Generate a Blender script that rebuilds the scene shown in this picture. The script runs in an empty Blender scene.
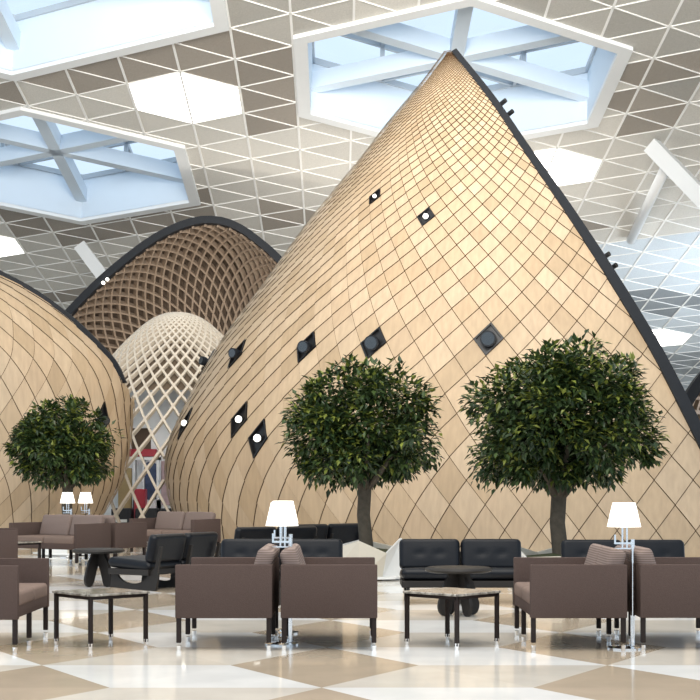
import bpy, bmesh, math, random
from mathutils import Vector, Matrix
R = math.radians
rnd = random.Random(7)
SC = bpy.context.scene
COL = SC.collection
F, CX, HY, EYE = 1450.0, 350.0, 484.0, 1.25      # focal length in px, centre column, horizon row, eye height

def at(px, py, d):
    """the place in the hall, d metres ahead, which the photograph shows at px, py"""
    return Vector(((px - CX) / F * d, d, EYE - (py - HY) / F * d))

def lerp_tab(tab, x):
    if x <= tab[0][0]: return tab[0][1]
    for (a, va), (b, vb) in zip(tab, tab[1:]):
        if x <= b: return va + (vb - va) * (x - a) / (b - a)
    return tab[-1][1]

def smooth_tab(tab, x):
    """monotone-ish cubic (Catmull-Rom) look-up"""
    n = len(tab)
    if x <= tab[0][0]: return tab[0][1]
    if x >= tab[-1][0]: return tab[-1][1]
    for i in range(n - 1):
        if x <= tab[i + 1][0]: break
    x0, y0 = tab[i]; x1, y1 = tab[i + 1]
    def sl(k):
        if k == 0: return (tab[1][1] - tab[0][1]) / (tab[1][0] - tab[0][0])
        if k == n - 1: return (tab[-1][1] - tab[-2][1]) / (tab[-1][0] - tab[-2][0])
        return (tab[k + 1][1] - tab[k - 1][1]) / (tab[k + 1][0] - tab[k - 1][0])
    h = x1 - x0; t = (x - x0) / h
    m0, m1 = sl(i) * h, sl(i + 1) * h
    return (2*t**3 - 3*t*t + 1)*y0 + (t**3 - 2*t*t + t)*m0 + (-2*t**3 + 3*t*t)*y1 + (t**3 - t*t)*m1

# ------------------------------------------------------------------ materials
def new_mat(name):
    m = bpy.data.materials.new(name); m.use_nodes = True
    nt = m.node_tree
    return m, nt, nt.nodes['Principled BSDF']

def plain(name, col, rough=.5, metal=0., spec=.5, noise=0., nscale=20., bump=0., coat=0.):
    m, nt, b = new_mat(name)
    b.inputs['Base Color'].default_value = (*col, 1)
    b.inputs['Roughness'].default_value = rough
    b.inputs['Metallic'].default_value = metal
    b.inputs['Specular IOR Level'].default_value = spec
    if coat: b.inputs['Coat Weight'].default_value = coat
    if noise or bump:
        tc = nt.nodes.new('ShaderNodeTexCoord'); n = nt.nodes.new('ShaderNodeTexNoise')
        n.inputs['Scale'].default_value = nscale; n.inputs['Detail'].default_value = 5
        nt.links.new(tc.outputs['Object'], n.inputs['Vector'])
        if noise:
            mx = nt.nodes.new('ShaderNodeMix'); mx.data_type = 'RGBA'
            mx.inputs[6].default_value = (*[c * (1 - noise) for c in col], 1)
            mx.inputs[7].default_value = (*[min(1, c * (1 + noise)) for c in col], 1)
            nt.links.new(n.outputs['Fac'], mx.inputs[0]); nt.links.new(mx.outputs[2], b.inputs['Base Color'])
        if bump:
            bp = nt.nodes.new('ShaderNodeBump'); bp.inputs['Strength'].default_value = bump
            bp.inputs['Distance'].default_value = .01
            nt.links.new(n.outputs['Fac'], bp.inputs['Height']); nt.links.new(bp.outputs['Normal'], b.inputs['Normal'])
    return m

def emit(name, col, s):
    m, nt, b = new_mat(name)
    b.inputs['Base Color'].default_value = (*col, 1)
    b.inputs['Emission Color'].default_value = (*col, 1)
    b.inputs['Emission Strength'].default_value = s
    return m

def attr_mat(name, attr, rough=.5, noise=0., nscale=(1, 1, 1), spec=.5, bump=0., nz=8., sub=0., coat=0., contrast=1.):
    """base colour from a colour attribute of the mesh, times a noise"""
    m, nt, b = new_mat(name)
    a = nt.nodes.new('ShaderNodeAttribute'); a.attribute_name = attr
    b.inputs['Roughness'].default_value = rough; b.inputs['Specular IOR Level'].default_value = spec
    if coat:
        b.inputs['Coat Weight'].default_value = coat; b.inputs['Coat Roughness'].default_value = .03
    out = a.outputs['Color']
    if noise:
        tc = nt.nodes.new('ShaderNodeTexCoord'); mp = nt.nodes.new('ShaderNodeMapping')
        mp.inputs['Scale'].default_value = nscale
        n = nt.nodes.new('ShaderNodeTexNoise'); n.inputs['Scale'].default_value = nz; n.inputs['Detail'].default_value = 6
        nt.links.new(tc.outputs['Object'], mp.inputs['Vector']); nt.links.new(mp.outputs['Vector'], n.inputs['Vector'])
        mr = nt.nodes.new('ShaderNodeMapRange')
        mr.inputs['From Min'].default_value = .3; mr.inputs['From Max'].default_value = .7
        mr.inputs['To Min'].default_value = 1 - noise; mr.inputs['To Max'].default_value = 1 + noise
        nt.links.new(n.outputs['Fac'], mr.inputs['Value'])
        mx = nt.nodes.new('ShaderNodeMix'); mx.data_type = 'RGBA'; mx.blend_type = 'MULTIPLY'
        mx.inputs[0].default_value = 1
        nt.links.new(out, mx.inputs[6]); nt.links.new(mr.outputs['Result'], mx.inputs[7]); out = mx.outputs[2]
        if bump:
            bp = nt.nodes.new('ShaderNodeBump'); bp.inputs['Strength'].default_value = bump
            bp.inputs['Distance'].default_value = .01
            nt.links.new(n.outputs['Fac'], bp.inputs['Height']); nt.links.new(bp.outputs['Normal'], b.inputs['Normal'])
    nt.links.new(out, b.inputs['Base Color'])
    return m

def ribbed_fabric():
    m, nt, b = new_mat('ribbed_fabric')
    tc = nt.nodes.new('ShaderNodeTexCoord'); w = nt.nodes.new('ShaderNodeTexWave')
    w.wave_type = 'BANDS'; w.bands_direction = 'Z'; w.inputs['Scale'].default_value = 18; w.inputs['Distortion'].default_value = .3
    nt.links.new(tc.outputs['Object'], w.inputs['Vector'])
    mx = nt.nodes.new('ShaderNodeMix'); mx.data_type = 'RGBA'
    mx.inputs[6].default_value = (.135, .098, .085, 1); mx.inputs[7].default_value = (.25, .19, .165, 1)
    nt.links.new(w.outputs['Fac'], mx.inputs[0]); nt.links.new(mx.outputs[2], b.inputs['Base Color'])
    b.inputs['Roughness'].default_value = .9; b.inputs['Specular IOR Level'].default_value = .2
    return m

def marble_mat():
    m, nt, b = new_mat('marble_slab')
    tc = nt.nodes.new('ShaderNodeTexCoord'); n = nt.nodes.new('ShaderNodeTexNoise')
    n.inputs['Scale'].default_value = 9; n.inputs['Detail'].default_value = 9; n.inputs['Distortion'].default_value = 1.6
    nt.links.new(tc.outputs['Object'], n.inputs['Vector'])
    r = nt.nodes.new('ShaderNodeValToRGB')
    r.color_ramp.elements[0].position = .35; r.color_ramp.elements[0].color = (.11, .095, .08, 1)
    r.color_ramp.elements[1].position = .68; r.color_ramp.elements[1].color = (.5, .46, .40, 1)
    nt.links.new(n.outputs['Fac'], r.inputs['Fac']); nt.links.new(r.outputs['Color'], b.inputs['Base Color'])
    b.inputs['Roughness'].default_value = .12
    return m

def glass_pane():
    m = bpy.data.materials.new('pane_glass'); m.use_nodes = True
    nt = m.node_tree; nt.nodes.clear()
    o = nt.nodes.new('ShaderNodeOutputMaterial'); mx = nt.nodes.new('ShaderNodeMixShader')
    t = nt.nodes.new('ShaderNodeBsdfTransparent'); g = nt.nodes.new('ShaderNodeBsdfGlossy')
    t.inputs['Color'].default_value = (.95, .98, 1, 1); g.inputs['Roughness'].default_value = .02
    mx.inputs[0].default_value = .06
    nt.links.new(t.outputs[0], mx.inputs[1]); nt.links.new(g.outputs[0], mx.inputs[2]); nt.links.new(mx.outputs[0], o.inputs['Surface'])
    return m

M = dict(
    wood=attr_mat('veneer_shingle', 'tone', .52, .07, (1, 1, .12), .35, 0, 14.),
    gap=plain('shadow_gap', (.10, .06, .033), .9, spec=.1),
    shell_in=plain('shell_inside', (.24, .16, .10), .8, noise=.15, nscale=3),
    trim=plain('anthracite_trim', (.009, .011, .015), .6, spec=.25, noise=.2, nscale=6),
    black=plain('black_metal', (.008, .008, .009), .35),
    lens=plain('lens_glass', (.02, .025, .03), .05, spec=.9),
    lit=emit('lit_lens', (1, .97, .88), 3.),
    lat_brown=plain('brown_lattice', (.30, .225, .165), .65, noise=.15, nscale=5),
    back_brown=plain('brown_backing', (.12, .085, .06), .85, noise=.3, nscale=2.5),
    lat_pale=plain('pale_lattice', (.60, .52, .42), .55, noise=.08, nscale=6),
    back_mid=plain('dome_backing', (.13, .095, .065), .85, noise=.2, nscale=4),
    ceil=attr_mat('ceiling_panel', 'tone', .75, .10, (1, 1, 1), .2, 0, 30.),
    rib=plain('ceiling_rib', (.90, .885, .855), .6),
    white=plain('white_paint', (.82, .83, .83), .5, noise=.02, nscale=3),
    shaft=plain('skylight_lining', (.66, .75, .84), .55, noise=.02, nscale=2),
    steel=plain('painted_steel', (.78, .79, .79), .4, noise=.02, nscale=4),
    bars=plain('glazing_bar', (.42, .47, .52), .4),
    pane=glass_pane(),
    lightpan=emit('light_diffuser', (1, .985, .94), 4.5),
    floor=attr_mat('polished_marble', 'tone', .15, .07, (1, 1, 1), .5, 0, 2.2, coat=.25),
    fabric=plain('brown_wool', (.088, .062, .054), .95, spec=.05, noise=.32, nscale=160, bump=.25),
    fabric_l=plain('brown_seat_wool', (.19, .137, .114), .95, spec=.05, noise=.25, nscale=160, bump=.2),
    ribbed=ribbed_fabric(),
    leg=plain('dark_leg', (.022, .015, .013), .5, spec=.2),
    chrome=plain('chrome', (.8, .8, .8), .12, 1.),
    marble=marble_mat(),
    leather=plain('black_leather', (.006, .007, .010), .40, spec=.22, noise=.2, nscale=30, bump=.08),
    plate=plain('dark_plate', (.022, .019, .017), .5, spec=.25, noise=.15, nscale=10),
    shade=emit('lamp_shade', (1, .96, .88), 1.25),
    bark=plain('bark', (.075, .062, .045), .9, noise=.45, nscale=16, bump=.8),
    leaf=attr_mat('leaf', 'tone', .42, .12, (1, 1, 1), .4, 0, 6.),
    moss=plain('moss', (.045, .055, .02), .95, noise=.5, nscale=25, bump=.8),
    planter=plain('planter_panel', (.60, .55, .46), .4, noise=.04, nscale=4),
    planter_w=plain('planter_white', (.83, .82, .79), .35, noise=.02, nscale=4),
    red=plain('red_lacquer', (.42, .025, .045), .4),
    blue=plain('blue_cloth', (.06, .085, .16), .8, noise=.75, nscale=6),
    pink=plain('pink_print', (.58, .42, .44), .6, noise=.35, nscale=5),
    tan=plain('tan_panel', (.38, .28, .13), .6, noise=.1, nscale=3),
    dark=plain('dark_stuff', (.015, .016, .02), .6, noise=.5, nscale=9),
    paper=plain('paper', (.75, .74, .72), .6),
)

# ------------------------------------------------------------------ mesh helpers
class MB:
    def __init__(s): s.v, s.f, s.t, s.mi = [], [], [], []
    def add(s, vs, fs, tone=None, mi=0):
        o = len(s.v); s.v += [tuple(v) for v in vs]
        s.f += [tuple(i + o for i in f) for f in fs]; s.mi += [mi] * len(fs)
        s.t += [tone or (1, 1, 1)] * len(vs)
        return s
    def box(s, c, size, M4=None, mi=0):
        x, y, z = (k / 2 for k in size); vs = []
        for a in (-1, 1):
            for b in (-1, 1):
                for d in (-1, 1):
                    p = Vector((c[0] + a * x, c[1] + b * y, c[2] + d * z)); vs.append(M4 @ p if M4 else p)
        return s.add(vs, [(0, 1, 3, 2), (4, 6, 7, 5), (0, 4, 5, 1), (2, 3, 7, 6), (0, 2, 6, 4), (1, 5, 7, 3)], mi=mi)
    def rbox(s, c, size, bev=.01, seg=2, M4=None, mi=0):
        bm = bmesh.new(); bmesh.ops.create_cube(bm, size=1)
        for v in bm.verts: v.co = Vector((v.co.x * size[0], v.co.y * size[1], v.co.z * size[2]))
        bmesh.ops.bevel(bm, geom=bm.edges[:], offset=min(bev, min(size) * .49), segments=seg, affect='EDGES', profile=.5)
        bm.verts.index_update(); T = Matrix.Translation(c)
        if M4: T = M4 @ T
        s.add([T @ v.co for v in bm.verts], [[v.index for v in f.verts] for f in bm.faces], mi=mi); bm.free(); return s
    def tube(s, pts, rad, n=8, cap=True, mi=0):
        pts = [Vector(p) for p in pts]; rs = rad if isinstance(rad, (list, tuple)) else [rad] * len(pts)
        vs, fs = [], []; up = None
        for i, p in enumerate(pts):
            t = (pts[min(i + 1, len(pts) - 1)] - pts[max(i - 1, 0)]).normalized()
            if up is None: up = t.orthogonal().normalized()
            up = (up - t * up.dot(t)).normalized(); b = t.cross(up)
            for k in range(n):
                a = 2 * math.pi * k / n; vs.append(p + (up * math.cos(a) + b * math.sin(a)) * rs[i])
        for i in range(len(pts) - 1):
            for k in range(n):
                k2 = (k + 1) % n; fs.append((i*n + k, i*n + k2, i*n + n + k2, i*n + n + k))
        if cap: fs += [tuple(range(n))[::-1], tuple(range((len(pts) - 1) * n, len(pts) * n))]
        return s.add(vs, fs, mi=mi)
    def beam(s, a, b, w, h, up=(0, 0, 1), mi=0):
        """rectangular bar from a to b, h measured along up"""
        a, b = Vector(a), Vector(b); t = (b - a).normalized(); u = Vector(up); u = (u - t * u.dot(t)).normalized(); q = t.cross(u)
        vs = [p + q * (w/2*i) + u * (h/2*j) for p in (a, b) for i, j in ((-1, -1), (1, -1), (1, 1), (-1, 1))]
        return s.add(vs, [(3, 2, 1, 0), (4, 5, 6, 7), (0, 1, 5, 4), (1, 2, 6, 5), (2, 3, 7, 6), (3, 0, 4, 7)], mi=mi)
    def lathe(s, prof, c=(0, 0, 0), n=32, mi=0):
        vs, fs = [], []
        for r, z in prof:
            for k in range(n):
                a = 2 * math.pi * k / n; vs.append((c[0] + r * math.cos(a), c[1] + r * math.sin(a), c[2] + z))
        for i in range(len(prof) - 1):
            for k in range(n):
                k2 = (k + 1) % n; fs.append((i*n + k, i*n + k2, i*n + n + k2, i*n + n + k))
        if prof[0][0] > 1e-6: fs.append(tuple(range(n))[::-1])
        if prof[-1][0] > 1e-6: fs.append(tuple(range((len(prof) - 1) * n, len(prof) * n)))
        return s.add(vs, fs, mi=mi)
    def prism(s, poly, th, M4=None, mi=0):
        """outline in local x,z, thickness along y"""
        n = len(poly); vs = []
        for y in (-th / 2, th / 2):
            for x, z in poly:
                p = Vector((x, y, z)); vs.append(M4 @ p if M4 else p)
        fs = [tuple(range(n)), tuple(range(n, 2 * n))[::-1]] + [(i, i + n, (i + 1) % n + n, (i + 1) % n) for i in range(n)]
        return s.add(vs, fs, mi=mi)
    def ribbon(s, pts, nrm, w, h, mi=0):
        """bar of section w x h following pts, nrm = surface normals"""
        vs, fs = [], []; n = len(pts)
        for i, p in enumerate(pts):
            t = (pts[min(i + 1, n - 1)] - pts[max(i - 1, 0)])
            if t.length < 1e-9: t = Vector((0, 0, 1))
            t.normalize(); u = nrm[i]; q = t.cross(u).normalized()
            for a, b in ((-1, -1), (1, -1), (1, 1), (-1, 1)): vs.append(p + q * (w/2*a) + u * (h/2*b))
        for i in range(n - 1):
            for k in range(4):
                k2 = (k + 1) % 4; fs.append((i*4 + k, i*4 + k2, i*4 + 4 + k2, i*4 + 4 + k))
        fs += [(3, 2, 1, 0), tuple(range(n*4 - 4, n*4))]
        return s.add(vs, fs, mi=mi)
    def build(s, name, mats, parent=None, smooth=False, tone=False, angle=None, fixn=True):
        me = bpy.data.meshes.new(name); me.from_pydata(s.v, [], s.f)
        if not isinstance(mats, (list, tuple)): mats = [mats]
        for m in mats: me.materials.append(m)
        if len(mats) > 1: me.polygons.foreach_set('material_index', s.mi)
        if tone:
            a = me.color_attributes.new('tone', 'FLOAT_COLOR', 'POINT')
            a.data.foreach_set('color', [c for t in s.t for c in (*t, 1)])
        if fixn:
            bm = bmesh.new(); bm.from_mesh(me); bmesh.ops.recalc_face_normals(bm, faces=bm.faces); bm.to_mesh(me); bm.free()
        if smooth:
            me.polygons.foreach_set('use_smooth', [True] * len(me.polygons))
            if angle: 
                try: me.set_sharp_from_angle(angle=R(angle))
                except Exception: pass
        me.update()
        o = bpy.data.objects.new(name, me); COL.objects.link(o)
        if parent: o.parent = parent
        return o

def thing(name, label, cat, loc=(0, 0, 0), rz=0., group=None):
    o = bpy.data.objects.new(name, None); COL.objects.link(o); o.empty_display_size = .1
    o.location = loc; o.rotation_euler = (0, 0, rz); tag(o, label, cat, group); return o
def tag(o, label, cat, group=None):
    o['label'] = label; o['category'] = cat
    if group: o['group'] = group
    return o
def structure(o): o['kind'] = 'structure'; return o
def dup(root, loc, rz, label, group=None):
    r = root.copy(); COL.objects.link(r); r.location = loc; r.rotation_euler = (0, 0, rz); r['label'] = label
    if group: r['group'] = group
    for ch in list(root.children):
        c = ch.copy(); COL.objects.link(c); c.parent = r
        for g in list(ch.children):
            d = g.copy(); COL.objects.link(d); d.parent = c
    return r

# ------------------------------------------------------------------ camera, world
cam = bpy.data.objects.new('camera', bpy.data.cameras.new('camera')); COL.objects.link(cam)
cam.location = (0, 0, EYE); cam.rotation_euler = (R(90), 0, 0)
cam.data.sensor_width = 36; cam.data.lens = F / 700 * 36; cam.data.shift_y = (HY - 350) / 700
cam.data.clip_end = 400; SC.camera = cam
w = bpy.data.worlds.new('sky'); SC.world = w; w.use_nodes = True
bg = w.node_tree.nodes['Background']; bg.inputs['Color'].default_value = (.70, .85, 1, 1); bg.inputs['Strength'].default_value = 1.15
SC.cycles.sample_clamp_indirect = 3.0
SC.view_settings.view_transform = 'Standard'; SC.view_settings.look = 'None'; SC.view_settings.exposure = 0.0

# ------------------------------------------------------------------ floor: rhombs of triangular marble slabs
def build_floor():
    mb = MB(); s = 1.30; h = 1.10; x0, y0 = -.175, 10.0
    tan, wht, bei = (.52, .42, .31), (.86, .845, .82), (.70, .645, .565)
    for r in range(-16, 76):
        for k in range(-26, 27):
            kk = k + (-1) ** 0 * 0
            c = x0 + s * (k + 1.5 * r - 3 * round((1.5 * r) / 3.))
            y = y0 + h * r; m = k % 3
            for sgn in (1, -1):
                col = tan if m == 0 else (wht if (m == 1) == (sgn == 1) else bei)
                j = rnd.uniform(.95, 1.04); col = tuple(q * j for q in col)
                mb.add([(c - s/2, y, 0), (c + s/2, y, 0), (c, y + sgn * h, 0)], [(0, 1, 2) if sgn > 0 else (0, 2, 1)], col)
    o = mb.build('floor', M['floor'], tone=True, fixn=False); structure(o)
build_floor()

# ------------------------------------------------------------------ ceiling: sloping plane of triangular panels
TS = 1.65                                  # panel side in metres
A_, B_, G_, H_, X0_, Y0_ = .14601, .03205, -.00879, 6.0696, -2.5708, 22.8268
ex = Vector((1, 0, 0)); ey = Vector((0, -math.cos(A_), math.sin(A_))); ez = ex.cross(ey)
e2 = ex * math.cos(B_) + ez * math.sin(B_)
EX = e2 * math.cos(G_) + ey * math.sin(G_); EY = -e2 * math.sin(G_) + ey * math.cos(G_); EN = EX.cross(EY)
if EN.z < 0: EN = -EN
OC = Vector((X0_ * TS, Y0_ * TS, H_ * TS + EYE)); S3 = math.sqrt(3) / 2
def cl(i, j, n=0.):                         # panel-grid coordinates to the hall (n = metres above the plane)
    return OC + EX * (i * S3 * TS) + EY * (j * TS) + EN * n
def to_px(p): return (CX + F * p.x / p.y, HY - F * (p.z - EYE) / p.y)
def to_ij(px, py):
    d = at(px, py, 1) - Vector((0, 0, EYE)); o = Vector((0, 0, EYE))
    t = (OC - o).dot(EN) / d.dot(EN); q = o + d * t - OC
    return q.dot(EX) / (S3 * TS), q.dot(EY) / TS
def hexa(ci, cj, n): return [(ci + n*a, cj + n*b) for a, b in ((0, -1), (1, -.5), (1, .5), (0, 1), (-1, .5), (-1, -.5))]
def half(poly, a, b, inside):
    out = []; n = len(poly)
    def sd(p):
        v = (b[0]-a[0])*S3*(p[1]-a[1]) - (b[1]-a[1])*(p[0]-a[0])*S3
        return v if inside else -v
    for k in range(n):
        p, q = poly[k], poly[(k + 1) % n]; sp, sq = sd(p), sd(q)
        if sp >= 0: out.append(p)
        if (sp > 0 > sq) or (sp < 0 < sq):
            t = sp / (sp - sq); out.append((p[0] + (q[0]-p[0])*t, p[1] + (q[1]-p[1])*t))
    return out
def minus(polys, hx):
    res = []
    cx, cy = sum(p[0] for p in hx)/6, sum(p[1] for p in hx)/6
    rad = max(abs(p[0]-cx) for p in hx) + 1.2
    for poly in polys:
        if abs(poly[0][0]-cx) > rad + .5 or abs(poly[0][1]-cy) > rad + 1: res.append(poly); continue
        cur = poly
        for k in range(6):
            a, b = hx[k], hx[(k + 1) % 6]
            o = half(cur, a, b, False)
            if len(o) > 2: res.append(o)
            cur = half(cur, a, b, True)
            if len(cur) < 3: break
    return res
SKY = [(4.8, .95, 2.72), (-3.15, -3.42, 2.82), (-2.97, 4.52, 3.9)]
LIGHTS = [(0, 0), (7, -2.5), (12, -14), (-6, -8), (6, 7), (14, 1), (-9, 1.5), (4, -11)]
HOLES = [hexa(*s) for s in SKY] + [hexa(a, b, 1.0) for a, b in LIGHTS]
def inpoly(p, poly):
    c = False; n = len(poly)
    for k in range(n):
        (x1, y1), (x2, y2) = poly[k], poly[k - 1]
        if (y1 > p[1]) != (y2 > p[1]) and p[0] < (x2 - x1) * (p[1] - y1) / (y2 - y1) + x1: c = not c
    return c
DARK = [  # dark open-mesh panels, outlined on the panel grid
    (.40, [(100, 62), (180, 33), (236, 24), (300, 45), (299, 130), (250, 142), (236, 112), (182, 72), (130, 87), (98, 97)]),
    (.42, [(22, 75), (120, 50), (131, 90), (78, 99)]), (.45, [(0, 84), (25, 78), (28, 110), (0, 118)]),
    (.42, [(0, 205), (198, 195), (219, 205), (180, 228), (88, 246), (0, 232)]),
    (.45, [(605, 73), (674, 55), (712, 50), (712, 86), (677, 130), (628, 139), (607, 116)]),
    (.62, [(200, -20), (345, -20), (345, 40), (300, 45), (236, 24)]), (.58, [(505, -20), (720, -20), (720, 52), (640, 60), (500, 5)]),
    (.40, [(560, 210), (632, 226), (583, 236)]), (.42, [(30, 284), (82, 292), (60, 304), (40, 302)]),
    (.42, [(255, 205), (300, 200), (330, 225), (250, 232)]),
    (.34, [(600, 296), (720, 286), (720, 312), (600, 314)]), (.45, [(640, 352), (720, 350), (720, 372), (640, 376)]),
]
DARK = [(t, [to_ij(*p) for p in poly]) for t, poly in DARK]
DAYLIGHT_TINT = [to_ij(*p) for p in [(560, 245), (632, 236), (720, 229), (760, 232), (720, 405), (640, 405)]]  # ceiling area at right with bluish daylight painted into the panel colour
def build_ceiling():
    mb, rb = MB(), MB()
    for i in range(-16, 26):
        for j in range(-27, 12):
            jj = j + (.5 if i % 2 else 0.)
            for tri in ([(i, jj), (i + 1, jj + .5), (i, jj + 1)], [(i, jj), (i + 1, jj - .5), (i + 1, jj + .5)]):
                c = (sum(p[0] for p in tri)/3, sum(p[1] for p in tri)/3)
                k = .80 + rnd.uniform(-.07, .07)
                for t, poly in DARK:
                    if inpoly(c, poly): k = t * rnd.uniform(.88, 1.12); break
                col = (.80*k, .765*k, .70*k) if not (inpoly(c, DAYLIGHT_TINT)) else (.76*k, .82*k, .865*k)
                if k < .5 and not inpoly(c, DAYLIGHT_TINT): col = (.84*k, .75*k, .65*k)
                polys = [tri]
                for hx in HOLES: polys = minus(polys, hx)
                for poly in polys:
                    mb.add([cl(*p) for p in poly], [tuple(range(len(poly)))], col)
            for (di, dj, wd) in ((0, 1, .017), (1, .5, .0095), (1, -.5, .0095)):
                a, b = Vector((i * S3, jj)), Vector(((i + di) * S3, jj + dj)); t = (b - a).normalized(); q = Vector((-t.y, t.x)) * wd
                polys = [[((p[0]) / S3, p[1]) for p in (a - q, b - q, b + q, a + q)]]
                for hx in HOLES[:3]: polys = minus(polys, hx)
                for poly in polys:
                    n = len(poly)
                    rb.add([cl(*p, -.02) for p in poly] + [cl(*p, 0) for p in poly], [tuple(range(n))] + [(k, (k+1) % n, (k+1) % n + n, k + n) for k in range(n)])
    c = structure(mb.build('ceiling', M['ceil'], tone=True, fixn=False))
    rb.build('ceiling_grid', M['rib'], c, fixn=False)
build_ceiling()

def build_skylight(idx, ci, cj, n):
    root = structure(bpy.data.objects.new('window_%d' % idx, None)); COL.objects.link(root)
    hx, hi = hexa(ci, cj, n + .06), hexa(ci, cj, n - .17)
    top = 1.5
    fr = MB()
    for k in range(6):
        a, b, c, d = hx[k], hx[(k+1) % 6], hi[(k+1) % 6], hi[k]
        fr.add([cl(*a, -.10), cl(*b, -.10), cl(*c, -.10), cl(*d, -.10), cl(*a, .02), cl(*b, .02), cl(*c, .02), cl(*d, .02)],
               [(0, 1, 2, 3), (0, 4, 5, 1), (2, 6, 7, 3), (4, 7, 6, 5)])
    fr.build('window_frame', M['white'], root)
    sh = MB()
    for k in range(6):
        a, b = hi[k], hi[(k+1) % 6]; sh.add([cl(*a, 0), cl(*b, 0), cl(*b, top), cl(*a, top)], [(0, 1, 2, 3)])
    sh.build('window_lining', M['shaft'], root, fixn=False)
    for k in range(3):
        a, b = hi[k], hi[k + 3]
        bm_ = MB(); bm_.beam(cl(*a, .78), cl(*b, .78), .34, .46, EN); bm_.build('roof_beam', M['shaft'], root)
    gb = MB()
    for f in (0.5, 1.0):
        rr = hexa(ci, cj, (n - .17) * f)
        for k in range(6): gb.beam(cl(*rr[k], top - .1), cl(*rr[(k+1) % 6], top - .1), .09 if f < 1 else .12, .16, EN)
    for k in range(6):
        m0, m1 = hi[k], hi[(k+1) % 6]; q = hexa(ci, cj, (n - .17) * .5)
        mid = ((m0[0]+m1[0])/2, (m0[1]+m1[1])/2)
        for e in (q[k], q[(k+1) % 6]): gb.beam(cl(*mid, top - .1), cl(*e, top - .1), .08, .14, EN)
        gb.beam(cl(*q[k], .95), cl(*q[k], top), .12, .12, EX)
    gb.build('glazing_bars', M['bars'], root)
    p = MB(); p.add([cl(*q, top) for q in hi], [tuple(range(6))]); p.build('window_pane', M['pane'], root, fixn=False)
for k, s in enumerate(SKY): build_skylight(k + 1, *s)

def ceiling_light(ci, cj, label):
    o = cl(ci, cj, 0); t = thing('ceiling_light', label, 'ceiling light', o, 0, 'glowing hexagonal panels in the ceiling')
    hx = hexa(ci, cj, 1.0); d = MB()
    d.add([cl(*p, .02) - o for p in hx], [tuple(range(6))]); d.build('diffuser', M['lightpan'], t, fixn=False)
    hi = hexa(ci, cj, .965); fr = MB()
    for k in range(6):
        a, b, c, e = hx[k], hx[(k+1) % 6], hi[(k+1) % 6], hi[k]
        fr.add([cl(*q, -.03) - o for q in (a, b, c, e)], [(0, 1, 2, 3)])
    fr.build('frame', M['rib'], t, fixn=False)
LL = {(0, 0): 'glowing hexagonal ceiling light between the two left skylights, wholly in view',
      (7, -2.5): 'glowing hexagonal ceiling light below the centre skylight, half hidden by the tall wooden cocoon',
      (12, -14): 'glowing hexagonal ceiling light low at right, beyond the dark sloping rim of the tall cocoon',
      (-6, -8): 'glowing hexagonal ceiling light just entering the picture at the left edge'}
for l in LIGHTS:
    if l in LL: ceiling_light(*l, LL[l])
    else: ceiling_light(*l, 'glowing hexagonal ceiling light set out of sight elsewhere in the panel ceiling')

# struts of the roof, white steel
def strut(name, label, segs):
    t = thing(name, label, 'roof strut', segs[0][1][0])
    o = t.location.copy()
    for nm, pts, wd, ht in segs:
        mb = MB()
        if ht: mb.beam(Vector(pts[0]) - o, Vector(pts[1]) - o, wd, ht)
        else: mb.tube([Vector(p) - o for p in pts], wd, 12)
        mb.build(nm, M['steel'], t, smooth=not ht)
    return t
def under(px, py, n=-.25):
    return cl(*to_ij(px, py), n)
a = under(652, 137); b = at(1030, HY + EYE * F / (a.y - 6), a.y - 6)
m_ = a.lerp(b, .05)
strut('roof_strut', 'white forked steel strut with round brace under the ceiling at the right edge',
      [('beam', (a, b), .36, .42), ('brace', (m_, under(631, 237, -.1)), .15, 0)])
a = under(80, 238); strut('roof_strut', 'white steel strut leaning between ceiling and brown cocoon rim at left', [('beam', (a, at(285, HY + EYE * F / a.y, a.y)), .32, .42)])

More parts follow.
